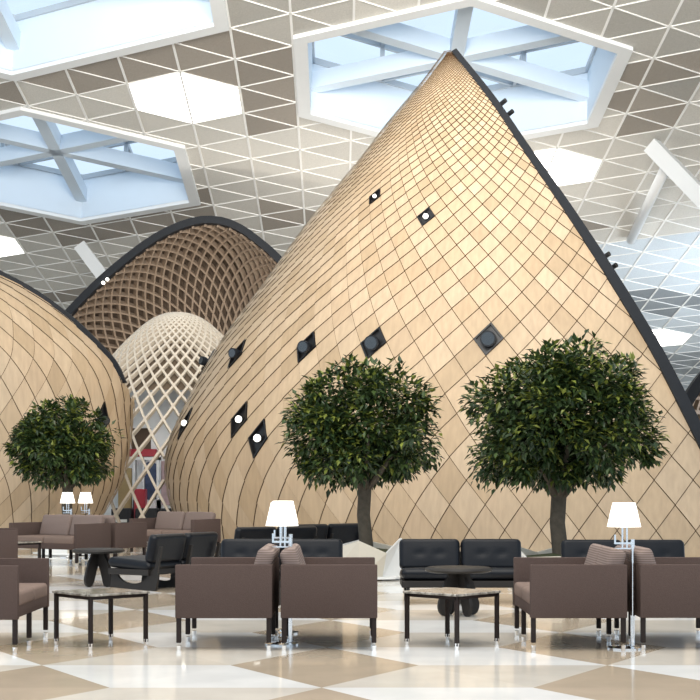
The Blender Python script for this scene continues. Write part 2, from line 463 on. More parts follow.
# ------------------------------------------------------------------ cocoons
class Shell:
    """upright shell whose level sections are elliptic arcs: phi = 0 faces the camera, phi = 90 deg is the flank"""
    def __init__(s, side, sil, front, d0, d1, ztop, ryk, dphi, asp, rxmin=.12, phis=None, shear=0., wide=0., extra=0.):
        s.side, s.d0, s.d1, s.ztop, s.ryk, s.dphi = side, d0, d1, ztop, ryk, dphi
        s.tab = []; s.shear = shear; s.wide = wide; s.extra = extra
        n = 160
        for k in range(n + 1):
            z = ztop * k / n
            df = d0 + (d1 - d0) * z / ztop
            xr = (smooth_tab(front, HY - (z - EYE) * F / df) - CX) / F * df
            rx = 3.
            for _ in range(12):
                fs = R(90)
                if phis: fs = phis(HY - (z - EYE) * F / (df + ryk * rx))
                ds = df + ryk * rx * (1 - math.cos(fs))
                py = HY - (z - EYE) * F / ds
                xs = (smooth_tab(sil, py) - CX) / F * ds
                rx = max(rxmin, (xr - xs) * side / math.sin(fs))
            s.tab.append((z, xr, rx, df))
        s.v = [0.]
        for k in range(n):
            rm = (s.tab[k][2] + s.tab[k + 1][2]) / 2
            s.v.append(s.v[-1] + (ztop / n) / (asp(ztop * (k + .5) / n) * .5 * rm * dphi))
        s.n = n
    def phi(s, u, v=0.):
        if s.extra:
            k = s.extra * 7 * (1 - math.exp(-max(v, 0) / 7.)); t = min(max((u - 4) / 10., 0.), 1.)
            u -= k * (1 - t * t * (3 - 2 * t))
        return u * s.dphi + s.wide * (1 - math.exp(-max(u, 0) / 4.)) + (s.wide / 4. * u if u < 0 else 0)
    def sec(s, z):
        q = min(max(z / s.ztop, 0), 1) * s.n; k = min(int(q), s.n - 1); t = q - k
        a, b = s.tab[k], s.tab[k + 1]
        return tuple(a[m] + (b[m] - a[m]) * t for m in (1, 2, 3))
    def z_of(s, v):
        if v <= 0: return 0.
        if v >= s.v[-1]: return s.ztop
        lo, hi = 0, s.n
        while hi - lo > 1:
            m = (lo + hi) // 2
            if s.v[m] <= v: lo = m
            else: hi = m
        return s.ztop * (lo + (v - s.v[lo]) / (s.v[hi] - s.v[lo])) / s.n
    def p(s, phi, z, off=0.):
        xr, rx, df = s.sec(z); ry = rx * s.ryk
        q = Vector((xr - s.side * rx * math.sin(phi), df + ry * (1 - math.cos(phi)), z))
        if off: q += s.nrm(phi, z) * off
        return q
    def nrm(s, phi, z):
        e = .01; z0, z1 = max(z - .03, 0), min(z + .03, s.ztop)
        a = s.p(phi + e, z) - s.p(phi - e, z); b = s.p(phi, z1) - s.p(phi, z0)
        n = a.cross(b); n.normalize()
        xr, rx, df = s.sec(z); out = Vector((-s.side * math.sin(phi), -math.cos(phi), 0))
        return n if n.dot(out) > 0 else -n

WOODC = [(.44, .33, .218), (.42, .312, .20), (.46, .35, .236), (.39, .285, .178), (.435, .322, .21)]
def clad(sh, root, phimax, niches=(), gap=.014, lift=.028):
    """overlapping diamond shingles over a dark under-shell; niches = px spots which hold a spotlight"""
    nv = int(sh.v[-1]) + 1
    def lay(u0, v0):
        tiles = []
        for b in range(0, nv + 1):
            v = b + v0
            for a in range(-3, int(R(150) / sh.dphi) + 2):
                k0 = math.floor(sh.shear * v); uc = a + u0 + (.5 if b % 2 else 0.) - sh.shear * v + k0
                if sh.phi(uc + .45, v) < 0 or sh.phi(uc - .5, v) > phimax(sh.z_of(v)): continue
                tiles.append((uc, v))
        return tiles
    def fit(tiles):
        holes, err = {}, 0.
        pos = [(t, to_px(sh.p(sh.phi(t[0], t[1]), sh.z_of(t[1])))) for t in tiles if sh.phi(t[0], t[1]) < R(92)]
        for nc in niches:
            e, t = min(((q[0]-nc[0])**2 + (q[1]-nc[1])**2, t) for t, q in pos)
            holes[t] = nc; err += e
        return err, holes
    best = None                                            # phase of the shingle pattern which best meets the spotlights
    for i in range(8):
        for j in range(4):
            tl = lay(i / 8., j / 4. - .5); e, h_ = fit(tl)
            if best is None or e < best[0]: best = (e, h_, tl)
    holes, tiles = best[1], best[2]
    mb = MB(); ns = 4
    def pt(uc, vc, p, q, s, off):
        u = uc + (p - q) * .5 * s - sh.shear * (p + q - 1) * s; v = vc + (p + q - 1) * s
        z = sh.z_of(v); ph = min(max(sh.phi(u, v), 0.), phimax(z))
        return sh.p(ph, z, off)
    for (uc, vc) in tiles:
        if (uc, vc) in holes: continue
        base = rnd.choice(WOODC); j = rnd.uniform(.95, 1.05); col = tuple(c * j for c in base)
        gs = max(.90, 1 - gap / (sh.sec(sh.z_of(vc))[1] * sh.dphi)); vs, fs = [], []
        for i in range(ns + 1):
            for k in range(ns + 1):
                p, q = i / ns, k / ns
                vs.append(pt(uc, vc, p, q, gs, .012 + lift * (1 - (p + q) / 2)))
        m = ns + 1
        for i in range(ns):
            for k in range(ns): fs.append((i*m + k, i*m + m + k, i*m + m + k + 1, i*m + k + 1))
        area = (vs[0] - vs[-1]).length * (vs[ns] - vs[-m]).length
        if area < 1e-4: continue
        mb.add(vs, fs, col)
    mb.build('shingles', M['wood'], root, smooth=True, tone=True, fixn=False)
    # under-shell
    us = MB(); nz, nphi = 70, 40; vs, fs = [], []
    for i in range(nz + 1):
        z = sh.ztop * (1 - (1 - i / nz) ** 1.3) if False else sh.z_of(sh.v[-1] * i / nz)
        for k in range(nphi + 1):
            vs.append(sh.p(phimax(z) * k / nphi, z, -.03))
    for i in range(nz):
        for k in range(nphi): fs.append((i*(nphi+1) + k, i*(nphi+1) + k + 1, (i+1)*(nphi+1) + k + 1, (i+1)*(nphi+1) + k))
    us.add(vs, fs); us.build('under_shell', M['gap'], root, smooth=True, fixn=False)
    # spotlights in their diamond niches
    for (uc, vc), nc in holes.items():
        z = sh.z_of(vc); ph = sh.phi(uc, vc); c = sh.p(ph, z, .02); n = sh.nrm(ph, z)
        rc = MB()
        pts = [(0, 0), (1, 0), (1, 1), (0, 1)]
        o_ = [pt(uc, vc, p, q, 1.0, .055) for p, q in pts]; i_ = [pt(uc, vc, p, q, .86, .055) for p, q in pts]; d_ = [pt(uc, vc, p, q, .86, -.015) for p, q in pts]
        rc.add(o_ + i_ + d_, [(k, (k+1) % 4, (k+1) % 4 + 4, k + 4) for k in range(4)] + [(k + 4, (k+1) % 4 + 4, (k+1) % 4 + 8, k + 8) for k in range(4)] + [(8, 9, 10, 11)])
        ro = rc.build('spotlight_recess', M['black'], root, fixn=False)
        w_ = (o_[1] - o_[3]).length; hh = (o_[0] - o_[2]).length; r = min(w_, hh) * (.17 if nc[2] else .26)
        aim = (n + Vector((0, 0, -.25)) + (Vector((0, 0, EYE)) - c).normalized() * .5).normalized()
        if nc[2]: aim = (n * .5 + (Vector((0, 0, EYE)) - c).normalized()).normalized(); ln_ = .07
        else: ln_ = .17
        sp = MB(); sp.tube([c, c + aim * ln_ * .4, c + aim * ln_ * .45, c + aim * ln_], [r*.8, r*.8, r, r], 18); sp.build('spotlight', M['trim'], ro, smooth=True, angle=40)
        le = MB(); e = c + aim * (ln_ + .003); le.tube([e, e + aim * .006], [r * .82, r * .82], 18)
        le.build('spotlight_lens', M['lit'] if nc[2] else M['lens'], ro)
    return holes

def rim(root, pts, nrm, w, h, name='rim_trim', taper=None):
    mb = MB(); mb.ribbon(pts, nrm, w, h)
    if taper:
        n = len(pts)
        for i, p in enumerate(pts):
            k = lerp_tab(taper, i / (n - 1))
            for j in range(4): mb.v[i*4+j] = tuple(p + (Vector(mb.v[i*4+j]) - p) * k)
    return mb.build(name, M['trim'], root, smooth=False)

# the tall cocoon
SIL = [(49, 447), (56, 443), (64, 437), (84, 422), (128, 385.5), (158, 363), (197, 331), (235, 301), (287, 264), (321, 238.5), (354, 216), (395, 193), (425, 178.5),
       (444, 171), (466, 167.5), (488, 169), (510, 175), (530, 184), (560, 203)]
FRT = [(49, 449), (101, 490), (150, 523), (205, 561), (260, 597), (320, 634), (360, 657), (445, 700), (520, 738), (565, 757)]
big = Shell(1, SIL, FRT, 24.6, 27.2, EYE + 433 / F * 27.2, .72, .0605, lambda z: lerp_tab([(0, 1.42), (2.6, 1.26), (5, 1.17), (9.5, 1.1)], z), .03, None, .13, .018, .19)
root = thing('wooden_cocoon', 'tall pointed cocoon clad in pale wooden diamond shingles with dark sloping right rim', 'pavilion')
clad(big, root, lambda z: R(104), [(486, 336, 0), (373, 342, 0), (302, 347, 0), (240, 354, 0), (209, 362, 0), (263, 441, 1), (238, 421, 1), (189, 424, 1), (423, 223, 1), (380, 198, 1)])
zs = [big.ztop * k / 60 for k in range(61)]
rim(root, [big.p(0, z) + Vector((.06, .03, 0)) for z in zs], [big.nrm(0.001, z) for z in zs], .21, .26, taper=[(0, 1.1), (.5, .9), (1, .5)])
for px, py in ((492, 104), (594, 256)):
    z = min(zs, key=lambda z: abs(to_px(big.p(0, z))[1] - py)); c = big.p(0, z) + Vector((.15, 0, .02))
    mb = MB()
    for k in (0, 1):
        q = c + Vector((.13 * k, 0, -.2 * k)); mb.tube([q, q + Vector((.08, -.08, .05))], .045, 10)
    mb.build('rim_spotlight', M['black'], root)

# the left cocoon (mirror image, its rim is the flank line at the top)
SIL2 = [(225, -130), (240, -75), (256, -37), (274, 0), (292, 34), (317, 68.6), (338, 91.5), (361, 113), (379, 122), (399, 126.5), (421, 128.5), (443, 129), (462, 126),
        (484, 119.5), (506, 107), (520, 98), (556, 76)]
FRT2 = [(200, -200), (600, -200)]
PHL = lambda py: R(smooth_tab([(230, 62), (270, 64), (330, 70), (385, 78), (430, 87), (470, 90), (600, 90)], py))
d0 = 27.5; left = Shell(-1, SIL2, FRT2, d0, d0 + .8, EYE + 255 / F * (d0 + 2), .55, .094, lambda z: 1.42, .2, PHL)
root = thing('wooden_cocoon', 'rounded cocoon clad in wooden diamond shingles at the left edge, behind the small left tree', 'pavilion')
def ph_left(z):
    py = to_px(left.p(R(70), z))[1]
    return PHL(py) if py < 381 else PHL(py) + R(lerp_tab([(381, 0), (430, 26)], py))
clad(left, root, ph_left, [(102, 418, 0)])
zr = [left.ztop * k / 90 for k in range(91) if to_px(left.p(R(70), left.ztop * k / 90))[1] < 384]
rim(root, [left.p(ph_left(z), z) for z in zr], [Vector((0, -1, 0))] * len(zr), .15, .16)

def lattice_on(fn, lines, w, h, off=0.):
    """bars along lists of (s, t) parameters of the surface fn"""
    mb = MB(); e = 1e-3
    for ln in lines:
        pts, nr = [], []
        for a, b in ln:
            p = fn(a, b); n = (fn(a + e, b) - fn(a - e, b)).cross(fn(a, b + e) - fn(a, b - e))
            if n.length < 1e-12: n = Vector((0, -1, 0))
            n.normalize()
            if n.y > 0: n = -n
            pts.append(p + n * off); nr.append(n)
        if len(pts) > 1: mb.ribbon(pts, nr, w, h)
    return mb

def hood(name, label, rimpx, apex, d, depth, slope, nb, wbar, wrim):
    """open-fronted cocoon seen into its concave lattice inside"""
    root = thing(name, label, 'pavilion')
    tab = [at(x, y, d) for x, y in rimpx]; L = [0.]
    for a, b in zip(tab, tab[1:]): L.append(L[-1] + (b - a).length)
    xt = [(l / L[-1], p.x) for l, p in zip(L, tab)]; zt = [(l / L[-1], p.z) for l, p in zip(L, tab)]
    ap = at(*apex, d)
    def fn(s, t, out=1.):
        x, z = smooth_tab(xt, s), smooth_tab(zt, s); c = math.cos(t * math.pi / 2) * out
        return Vector((ap.x + (x - ap.x) * c, d + depth * math.sin(t * math.pi / 2) * out, ap.z + (z - ap.z) * c))
    lines = []
    for k in range(-nb, 2 * nb):
        for sg in (1, -1):
            ln = [(k / nb + sg * slope * t / 22., t / 22. * .9) for t in range(23)]
            ln = [q for q in ln if .002 < q[0] < .998]
            if len(ln) > 1: lines.append(ln)
    lattice_on(fn, lines, wbar, .16).build('lattice', M['lat_brown'], root, fixn=False)
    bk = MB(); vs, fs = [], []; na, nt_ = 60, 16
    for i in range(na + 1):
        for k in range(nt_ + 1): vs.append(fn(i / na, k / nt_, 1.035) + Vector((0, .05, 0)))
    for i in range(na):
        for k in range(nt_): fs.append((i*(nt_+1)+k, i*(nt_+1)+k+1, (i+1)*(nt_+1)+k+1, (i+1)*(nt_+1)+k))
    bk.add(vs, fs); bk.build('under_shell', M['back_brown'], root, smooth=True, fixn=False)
    pts = [fn(k / 80, 0, 1.015) + Vector((0, -.05, 0)) for k in range(81)]
    rim(root, pts, [Vector((0, -1, 0))] * 81, wrim, .35)
    return root
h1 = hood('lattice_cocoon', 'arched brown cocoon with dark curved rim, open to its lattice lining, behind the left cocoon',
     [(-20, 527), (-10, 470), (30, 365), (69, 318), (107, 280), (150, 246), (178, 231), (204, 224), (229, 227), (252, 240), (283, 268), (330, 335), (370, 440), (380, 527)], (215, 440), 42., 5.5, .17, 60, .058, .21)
mb = MB()
for px, py in ((103.5, 283), (107.5, 279.5)):
    q = at(px, py, 41.7); mb.tube([q, q + Vector((0, -.06, 0))], .05, 10)
mb.build('rim_spotlight', M['lit'], h1)
hood('lattice_cocoon', 'dark rimmed cocoon just entering at the right edge, beyond the tall cocoon',
     [(640, 526), (655, 480), (672, 432), (690, 399), (704, 379), (730, 352), (765, 330), (800, 335), (850, 390), (880, 526)], (770, 500), 43., 4., .3, 22, .12, .34)

# pale lattice bell between the two shingled cocoons
BC = at(178, 484, 36.0)
prof = [(EYE - (y - HY) / F * 36., r / F * 36.) for y, r in ((534.3, 168), (515, 164), (480, 150), (440, 124), (400, 95), (370, 73), (350, 57), (333, 40), (321, 25), (315.5, 12), (314, 2))]
def bell_r(z): return smooth_tab(prof, z)
ztop = prof[-1][0]
def bell(a, z, k=1.):
    r = bell_r(min(max(z, 0), ztop)) * k
    return Vector((BC.x + r * math.sin(a), BC.y - r * math.cos(a), z))
def inside(q):
    for sh in (big, left):
        xr, rx, df = sh.sec(max(q.z, 0)); ry = rx * sh.ryk
        if q.z < sh.ztop and ((q.x - xr) / (rx + .05))**2 + ((q.y - df - ry) / (ry + .05))**2 < 1: return True
    return False
root = thing('lattice_cocoon', 'pale open diamond lattice dome in the gap between the two shingled cocoons', 'pavilion')
NB = 42; lines_o = []
for k in range(NB):
    for sg in (1, -1):
        a = 2 * math.pi * k / NB; z = 0.0; ln = []
        while z < ztop - .03:
            r = bell_r(z); dr = (bell_r(z + .02) - r) / .02
            aa = (a + math.pi) % (2 * math.pi) - math.pi
            ln.append((aa, z))
            LIM = R(lerp_tab([(2.6, 48), (3.4, 104)], z))
            if abs(aa) > LIM or inside(bell(aa, z)) or (len(ln) > 1 and abs(ln[-1][0] - ln[-2][0]) > 1):
                if len(ln) > 2: lines_o.append(ln[:-1])
                ln = []
            asp = 1.9 if z < 3.2 else 1.6
            ds = .10 if r > 1 else .05
            z += ds / math.sqrt(1 + dr * dr); a += sg * ds / (asp * max(r, .05))
        if len(ln) > 2: lines_o.append(ln)
lattice_on(bell, lines_o, .054, .10).build('lattice', M['lat_pale'], root, fixn=False)
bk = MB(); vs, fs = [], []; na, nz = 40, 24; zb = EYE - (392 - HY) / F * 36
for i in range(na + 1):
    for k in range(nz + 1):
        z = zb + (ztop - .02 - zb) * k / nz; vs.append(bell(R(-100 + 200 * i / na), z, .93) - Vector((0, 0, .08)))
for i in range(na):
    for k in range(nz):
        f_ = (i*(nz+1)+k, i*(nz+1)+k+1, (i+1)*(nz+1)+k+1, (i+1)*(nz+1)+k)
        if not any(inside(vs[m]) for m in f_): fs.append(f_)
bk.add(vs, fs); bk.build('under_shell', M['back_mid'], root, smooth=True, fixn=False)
zz = [EYE - (y - HY) / F * 36 for y in (400, 385, 370, 358, 347, 338, 330, 324, 319, 316, 314.5)]
pts = [bell(R(-92), z, 1.03) for z in zz]
rim(root, pts, [Vector((0, -1, 0))] * len(pts), .07, .16)

# the shop seen through the lattice
DS = 37.0
def slab(mb, x0, y0, x1, y1, d, th=.1):
    a, b = at(x0, y1, d), at(x1, y0, d); return mb.box(((a.x+b.x)/2, d + th/2, (a.z+b.z)/2), (b.x-a.x, th, b.z-a.z))
wb = MB(); slab(wb, 95, 388, 131, HY + EYE*F/DS, DS, .15); slab(wb, 151, 388, 215, HY + EYE*F/DS, DS, .15); slab(wb, 131, 388, 151, 428, DS, .15); slab(wb, 131, 455, 151, HY + EYE*F/DS, DS, .15)
structure(wb.build('wall_back', M['white']))
wb = MB(); slab(wb, 128, 425, 154, 457, DS + .35, .1); structure(wb.build('wall_niche', M['back_brown']))
def flat(name, label, cat, mat, x0, y0, x1, y1, d, th, extra=None):
    a, b = at(x0, y1, d), at(x1, y0, d)
    t = thing(name, label, cat, ((a.x+b.x)/2, d + th/2, max(a.z, 0)))
    return t, a, b
def shop(name, label, cat, mat, x0, y0, x1, y1, d, th, bev=.02):
    a, b = at(x0, y1, d), at(x1, y0, d)
    o = MB().rbox((0, 0, (b.z - a.z)/2), (b.x-a.x, th, b.z-a.z), bev).build(name, M[mat])
    o.location = ((a.x+b.x)/2, d + th/2, a.z); return tag(o, label, cat)
fl = lambda d: HY + EYE * F / d
shop('shop_fascia', 'red shop fascia board on the white wall behind the lattice', 'shop sign', 'red', 127, 449, 156, 456.5, 36.7, .305)
shop('tan_panel', 'tan display panel on the floor at the far left of the shop', 'panel', 'tan', 118, 468, 131.5, fl(36.3), 36.3, .12)
# white display case with clothing
case = thing('display_case', 'white framed shop display case below the red fascia', 'display case', at(146, fl(36.2), 36.2))
o = case.location; fr = MB()
def case_bar(x0, y0, x1, y1):
    a, b = at(x0, y1, 36.2) - o, at(x1, y0, 36.2) - o; fr.box(((a.x+b.x)/2, .18, (a.z+b.z)/2), (b.x-a.x, .4, b.z-a.z))
case_bar(133, 457, 135, fl(36.2)); case_bar(142.5, 457, 144, fl(36.2)); case_bar(156.5, 457, 159, fl(36.2)); case_bar(133, 457, 159, 460); case_bar(133, 500, 159, fl(36.2))
fr.build('frame', M['white'], case)
gm = MB(); a = at(150, 481, 36.25) - o
prof_g = [(-.05, .48), (.05, .48), (.15, .42), (.19, .1), (.14, .12), (.15, -.45), (.02, -.48), (-.12, -.46), (-.13, .1), (-.18, .08), (-.14, .42)]
gm.prism([(x, z) for x, z in prof_g], .12, Matrix.Translation(a + Vector((0, .1, 0)))); g = gm.build('hanging_coat', M['blue'])
g.location = o; tag(g, 'dark blue coat hanging in the white display case', 'clothing')
shop('poster', 'pinkish poster board right of the white display case', 'poster', 'pink', 161, 461, 171, 505, 36.925, .08)
shop('red_cabinet', 'small red cabinet standing in front of the display case', 'cabinet', 'red', 134, 489, 145, fl(35.6), 35.6, .4)
for (x0, x1, lab) in ((111, 131, 'dark display crate at the left of the shop, with a pale label strip'), (135, 157, 'dark display crate in the middle of the shop, with a pale label strip'), (160, 176, 'dark display crate at the right of the shop, with a pale label strip')):
    t = thing('display_crate', lab, 'crate', at((x0+x1)/2, fl(35.0), 35.0), 0, 'dark crates in the shop'); k = (x1 - x0) / F * 35
    MB().rbox((0, .25, .33), (k, .5, .66), .03).build('crate_body', M['dark'], t)
    MB().box((0, -.006, .36), (k * .6, .012, .07)).build('label_strip', M['paper'], t)

# ------------------------------------------------------------------ trees
def leaf_mesh(mb, p, d, up, L, W, col):
    d = d.normalized(); sd = d.cross(up)
    if sd.length < 1e-3: sd = d.orthogonal()
    sd.normalize(); nn = sd.cross(d)
    vs = [p, p + d*L*.4 + sd*W*.5 + nn*L*.06, p + d*L - nn*L*.12, p + d*L*.4 - sd*W*.5 + nn*L*.06]
    mb.add(vs, [(0, 1, 2), (0, 2, 3)], col)
def make_tree(px, d, x0, x1, ytop, ybot, trunk_r, label, seed, nleaf):
    rg = random.Random(seed)
    base = at(px, fl(d), d); t = thing('potted_tree', label, 'tree', base, 0, 'round-headed trees in front of the cocoons')
    cx = ((x0 + x1) / 2 - px) / F * d; zt = EYE - (ytop - HY) / F * d; zb = EYE - (ybot - HY) / F * d
    rx = (x1 - x0) / 2 / F * d; cz = zb + (zt - zb) * .46; rzu = zt - cz; rzd = cz - zb
    zf = zb + .06
    path = [(0, 0, .15), (.02, .01, zf * .35), (-.02, 0, zf * .7), (0, 0, zf), (.02, 0, zf + .18)]
    tr = MB(); tr.tube(path, [trunk_r*1.12, trunk_r, trunk_r*.95, trunk_r*.95, trunk_r*.75], 14); to = tr.build('trunk', M['bark'], t, smooth=True)
    for k in range(7):
        a = k * 2 * math.pi / 7 + .3; e = Vector((math.cos(a) * rx * .62 + cx, math.sin(a) * rx * .62, cz + .1 * rg.uniform(-1, 1)))
        s0 = Vector((0, 0, zf - .06)); m1 = s0.lerp(e, .35) + Vector((0, 0, -.01)); br = MB()
        br.tube([s0, m1, e], [trunk_r*.55, trunk_r*.42, trunk_r*.15], 8); br.build('branch', M['bark'], t, smooth=True)
    mb = MB(); clumps = []
    for k in range(85):
        while True:
            q = Vector((rg.uniform(-1, 1), rg.uniform(-1, 1), rg.uniform(-1, 1)))
            if q.length <= 1: break
        q = q.normalized() * (q.length ** .45)
        rc = rg.uniform(.15, .32) * (rx / 1.1)
        f = (1 - rc * .75 / rx)
        sq = 1. if q.z > 0 else 1.
        # flatter underside
        z = cz + (q.z * rzu * f if q.z > 0 else -(abs(q.z) ** .8) * rzd * f * (.62 + .45 * min(1, math.hypot(q.x, q.y) * 1.25) * rg.uniform(.6, 1.15)))
        if k % 6 == 0: q *= 1.09; rc *= .7
        clumps.append((Vector((cx + q.x * rx * f, q.y * rx * f, z)), rc, q.length))
    for k in range(nleaf):
        c, rc, ql = rg.choice(clumps)
        n = Vector((rg.gauss(0, 1), rg.gauss(0, 1), rg.gauss(0, 1))).normalized()
        p = c + n * rc * rg.uniform(.35, 1.08)
        if k % 5 == 0: p = Vector((cx + n.x * rx * .62 * rg.random() ** .4, n.y * rx * .62, cz + n.z * (rzu if n.z > 0 else rzd * .6) * .62 * rg.random() ** .4))
        out = (p - Vector((cx, 0, cz))).normalized()
        dr = (n * .7 + out * .5 + Vector((rg.uniform(-1, 1), rg.uniform(-1, 1), rg.uniform(-.85, .5))))
        L = rg.uniform(.08, .13) * (1. if d < 20 else 1.1)
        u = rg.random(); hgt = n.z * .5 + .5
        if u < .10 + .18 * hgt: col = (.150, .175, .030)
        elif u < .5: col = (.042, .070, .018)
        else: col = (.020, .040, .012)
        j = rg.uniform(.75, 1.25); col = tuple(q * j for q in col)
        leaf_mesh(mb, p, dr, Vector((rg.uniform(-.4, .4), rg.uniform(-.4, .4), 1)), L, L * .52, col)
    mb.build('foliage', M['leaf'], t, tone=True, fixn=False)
    return base
TR = [make_tree(365, 19.2, 284, 444, 357, 492, .092, 'round-headed green tree of middle height, centre, in a faceted pale planter', 3, 13000),
      make_tree(559, 17.6, 457, 661, 331, 500, .098, 'largest round-headed green tree, right of centre, behind black lounge seats', 5, 17000),
      make_tree(68, 25.6, 11, 125, 398, 490, .10, 'smallest round-headed green tree at left, in front of the left cocoon', 9, 11000)]
def planter(c, rot, label):
    t = thing('planter', label, 'planter', c, rot, 'faceted planters under the trees')
    ang = [-100, -62, -15, 40, 95, 150, 205]; rb = [.50, .46, .52, .55, .55, .55, .52]; rt = [.50, .58, .50, .60, .56, .60, .46]
    ht = [.52, .36, .54, .40, .5, .38, .40]; n = len(ang)
    B = [Vector((rb[k]*math.cos(R(ang[k])), rb[k]*math.sin(R(ang[k])), 0)) for k in range(n)]
    T = [Vector((rt[k]*math.cos(R(ang[k])), rt[k]*math.sin(R(ang[k])), ht[k])) for k in range(n)]
    inner = [Vector((p.x*.93, p.y*.93, p.z - .005)) for p in T]; low = [Vector((p.x*.9, p.y*.9, .26)) for p in T]
    mb = MB()
    for k in range(n):
        k2 = (k + 1) % n; m = 1 if k in (1, 4) else 0
        mb.add([B[k], B[k2], T[k2], T[k], inner[k], inner[k2], low[k], low[k2]], [(0, 1, 2, 3), (3, 2, 5, 4), (4, 5, 7, 6)], mi=m)
    mb.build('planter_box', [M['planter'], M['planter_w']], t)
    ms = MB(); vs = [Vector((0, 0, .42))] + [Vector((p.x*.98, p.y*.98, .34 + .03 * math.sin(k * 5))) for k, p in enumerate(low)]
    ms.add(vs, [(0, k + 1, (k + 1) % n + 1) for k in range(n)]); ms.build('moss', M['moss'], t, fixn=False)
    lp = MB(); lp.lathe([(.10, .02), (.62, .02), (.62, .05), (.10, .05)], n=7); lp.build('plinth', M['planter_w'], t)
planter(TR[0], 0, 'faceted pale planter of angled panels under the middle tree')
planter(TR[1], R(70), 'faceted pale planter under the largest tree, mostly hidden behind black seats')
planter(TR[2], R(130), 'faceted pale planter under the smallest tree, hidden behind the brown sofas')

# ------------------------------------------------------------------ sofas, facing +x, centred on their footprint
SD, SL, SH = .725, 1.14, .645
def make_sofa(label):
    t = thing('lounge_sofa', label, 'sofa', (0, 0, 0), 0, 'brown two-seat sofas of the lounge')
    b0 = .245; hz = SH - b0
    for s in (-1, 1):
        MB().rbox((0, s * (SL/2 - .03), b0 + hz/2), (SD, .06, hz), .008, 2).build('arm', M['fabric'], t, smooth=True, angle=35)
    MB().rbox((-SD/2 + .035, 0, b0 + hz/2), (.07, SL - .12, hz), .008, 2).build('backrest', M['fabric'], t, smooth=True, angle=35)
    MB().rbox((.03, 0, b0 + .06), (SD - .07, SL - .125, .10), .01).build('seat_base', M['fabric'], t, smooth=True, angle=35)
    w_ = (SL - .13) / 2
    for s in (-1, 1):
        MB().rbox((.045, s * (w_/2 + .001), b0 + .145), (SD - .085, w_ - .006, .115), .03, 3).build('seat_cushion', M['fabric_l'], t, smooth=True, angle=60)
        T = Matrix.Translation((-SD/2 + .14, s * w_/2, b0 + .185)) @ Matrix.Rotation(R(-17), 4, 'Y')
        c = MB(); c.rbox((0, 0, .165), (.13, w_ - .02, .35), .04, 3, T); c.build('back_cushion', M['ribbed'], t, smooth=True, angle=60)
    for x in (-1, 1):
        for y in (-SL/2 + .03, -SL/2 + .50, SL/2 - .03):
            lx = x * (SD/2 - .025)
            l = MB().rbox((lx, y, (b0 + .055)/2 + .012), (.036, .036, b0 - .04), .004, 1).build('leg', M['leg'], t)
            MB().tube([(lx, y, 0), (lx, y, .040)], [.016, .020], 12).build('foot_cap', M['chrome'], l)
    return t
def sx(pa, pb, d=10.85): return ((pa + pb) / 2 - CX) / F * d
yn = 10.85 + SL / 2
s0 = make_sofa('brown two-seat sofa at the left edge of the front row, cut off')
s0.location = (((20 - CX) / F * 10.8) - SD/2, 10.72 + SL/2, 0)
FR = 'brown two-seat sofas of the lounge'
dup(s0, (sx(175, 272), yn, 0), math.pi, 'brown two-seat sofa right of the left marble table, its back to the middle lamps')
dup(s0, (sx(281, 377), yn, 0), 0, 'brown two-seat sofa left of the middle marble table, its back to the middle lamps')
dup(s0, (sx(531, 627), yn, 0), math.pi, 'brown two-seat sofa right of the middle marble table, facing it')
dup(s0, (sx(641, 738), yn + .02, 0), 0, 'brown two-seat sofa at the right edge beside the lamp pole, cut off')
# rear sofas at an angle
RS = 1.3
def ang_sofa(corner_px, d, Fv, label, flip=False):
    """place by the near back corner; Fv = facing direction"""
    Fv = Vector((*Fv, 0)).normalized(); rz = math.atan2(Fv.y, Fv.x); lat = Vector((-Fv.y, Fv.x, 0))   # local +y
    c = at(corner_px, HY, d); c.z = 0
    near = -1 if lat.y > 0 else 1                          # which end of the sofa is the near one
    o = c + Fv * SD/2 - lat * near * SL * RS/2
    dup(s0, o, rz, label).scale = (1, RS, 1); return o, Fv, lat, rz
o1, F1, l1, r1 = ang_sofa(111, 22.4, (-.56, -.83), 'brown two-seat sofa in the rear facing left, in front of the small tree')
oB = o1 - F1 * (SD + .10); dup(s0, oB, r1 + math.pi, 'brown two-seat sofa in the rear, turned away, standing back to back before the small tree').scale = (1, RS, 1)
o2, F2, l2, r2 = ang_sofa(221, 25.2, (-.56, -.83), 'brown two-seat sofa farthest back, at the foot of the tall cocoon')
dup(s0, ((17 - CX) / F * 18.8 - SD/2 - .13, 18.8 + SL/2, 0), R(13), 'brown two-seat sofa at the left edge in the second row, only its end visible')

# ------------------------------------------------------------------ square marble tables
def make_table(label):
    t = thing('side_table', label, 'table', (0, 0, 0), 0, 'square marble-topped side tables'); s = .545
    MB().rbox((0, 0, .412), (s, s, .018), .003, 1).build('table_top', M['marble'], t)
    fr = MB()
    for k in range(4): fr.box((0, s/2 - .03, .39), (s - .02, .02, .026), Matrix.Rotation(k * math.pi/2, 4, 'Z'))
    fr.build('apron', M['leg'], t)
    for x in (-1, 1):
        for y in (-1, 1):
            q = s/2 - .025
            l = MB().rbox((x*q, y*q, .215), (.03, .03, .376), .003, 1).build('leg', M['leg'], t)
            MB().tube([(x*q, y*q, 0), (x*q, y*q, .05)], [.014, .018], 12).build('foot_cap', M['chrome'], l)
    return t
t0 = make_table('square marble-topped side table before the left edge sofa'); t0.location = ((101 - CX) / F * 11.25, 11.25, 0); t0.rotation_euler.z = R(-48)
dup(t0, ((452 - CX) / F * 11.27, 11.27, 0), R(-43), 'square marble-topped side table in the middle, between two facing brown sofas')
dup(t0, ((15 - CX) / F * 20.9, 20.9, 0), R(-35), 'small square side table far left in front of the rear sofa')

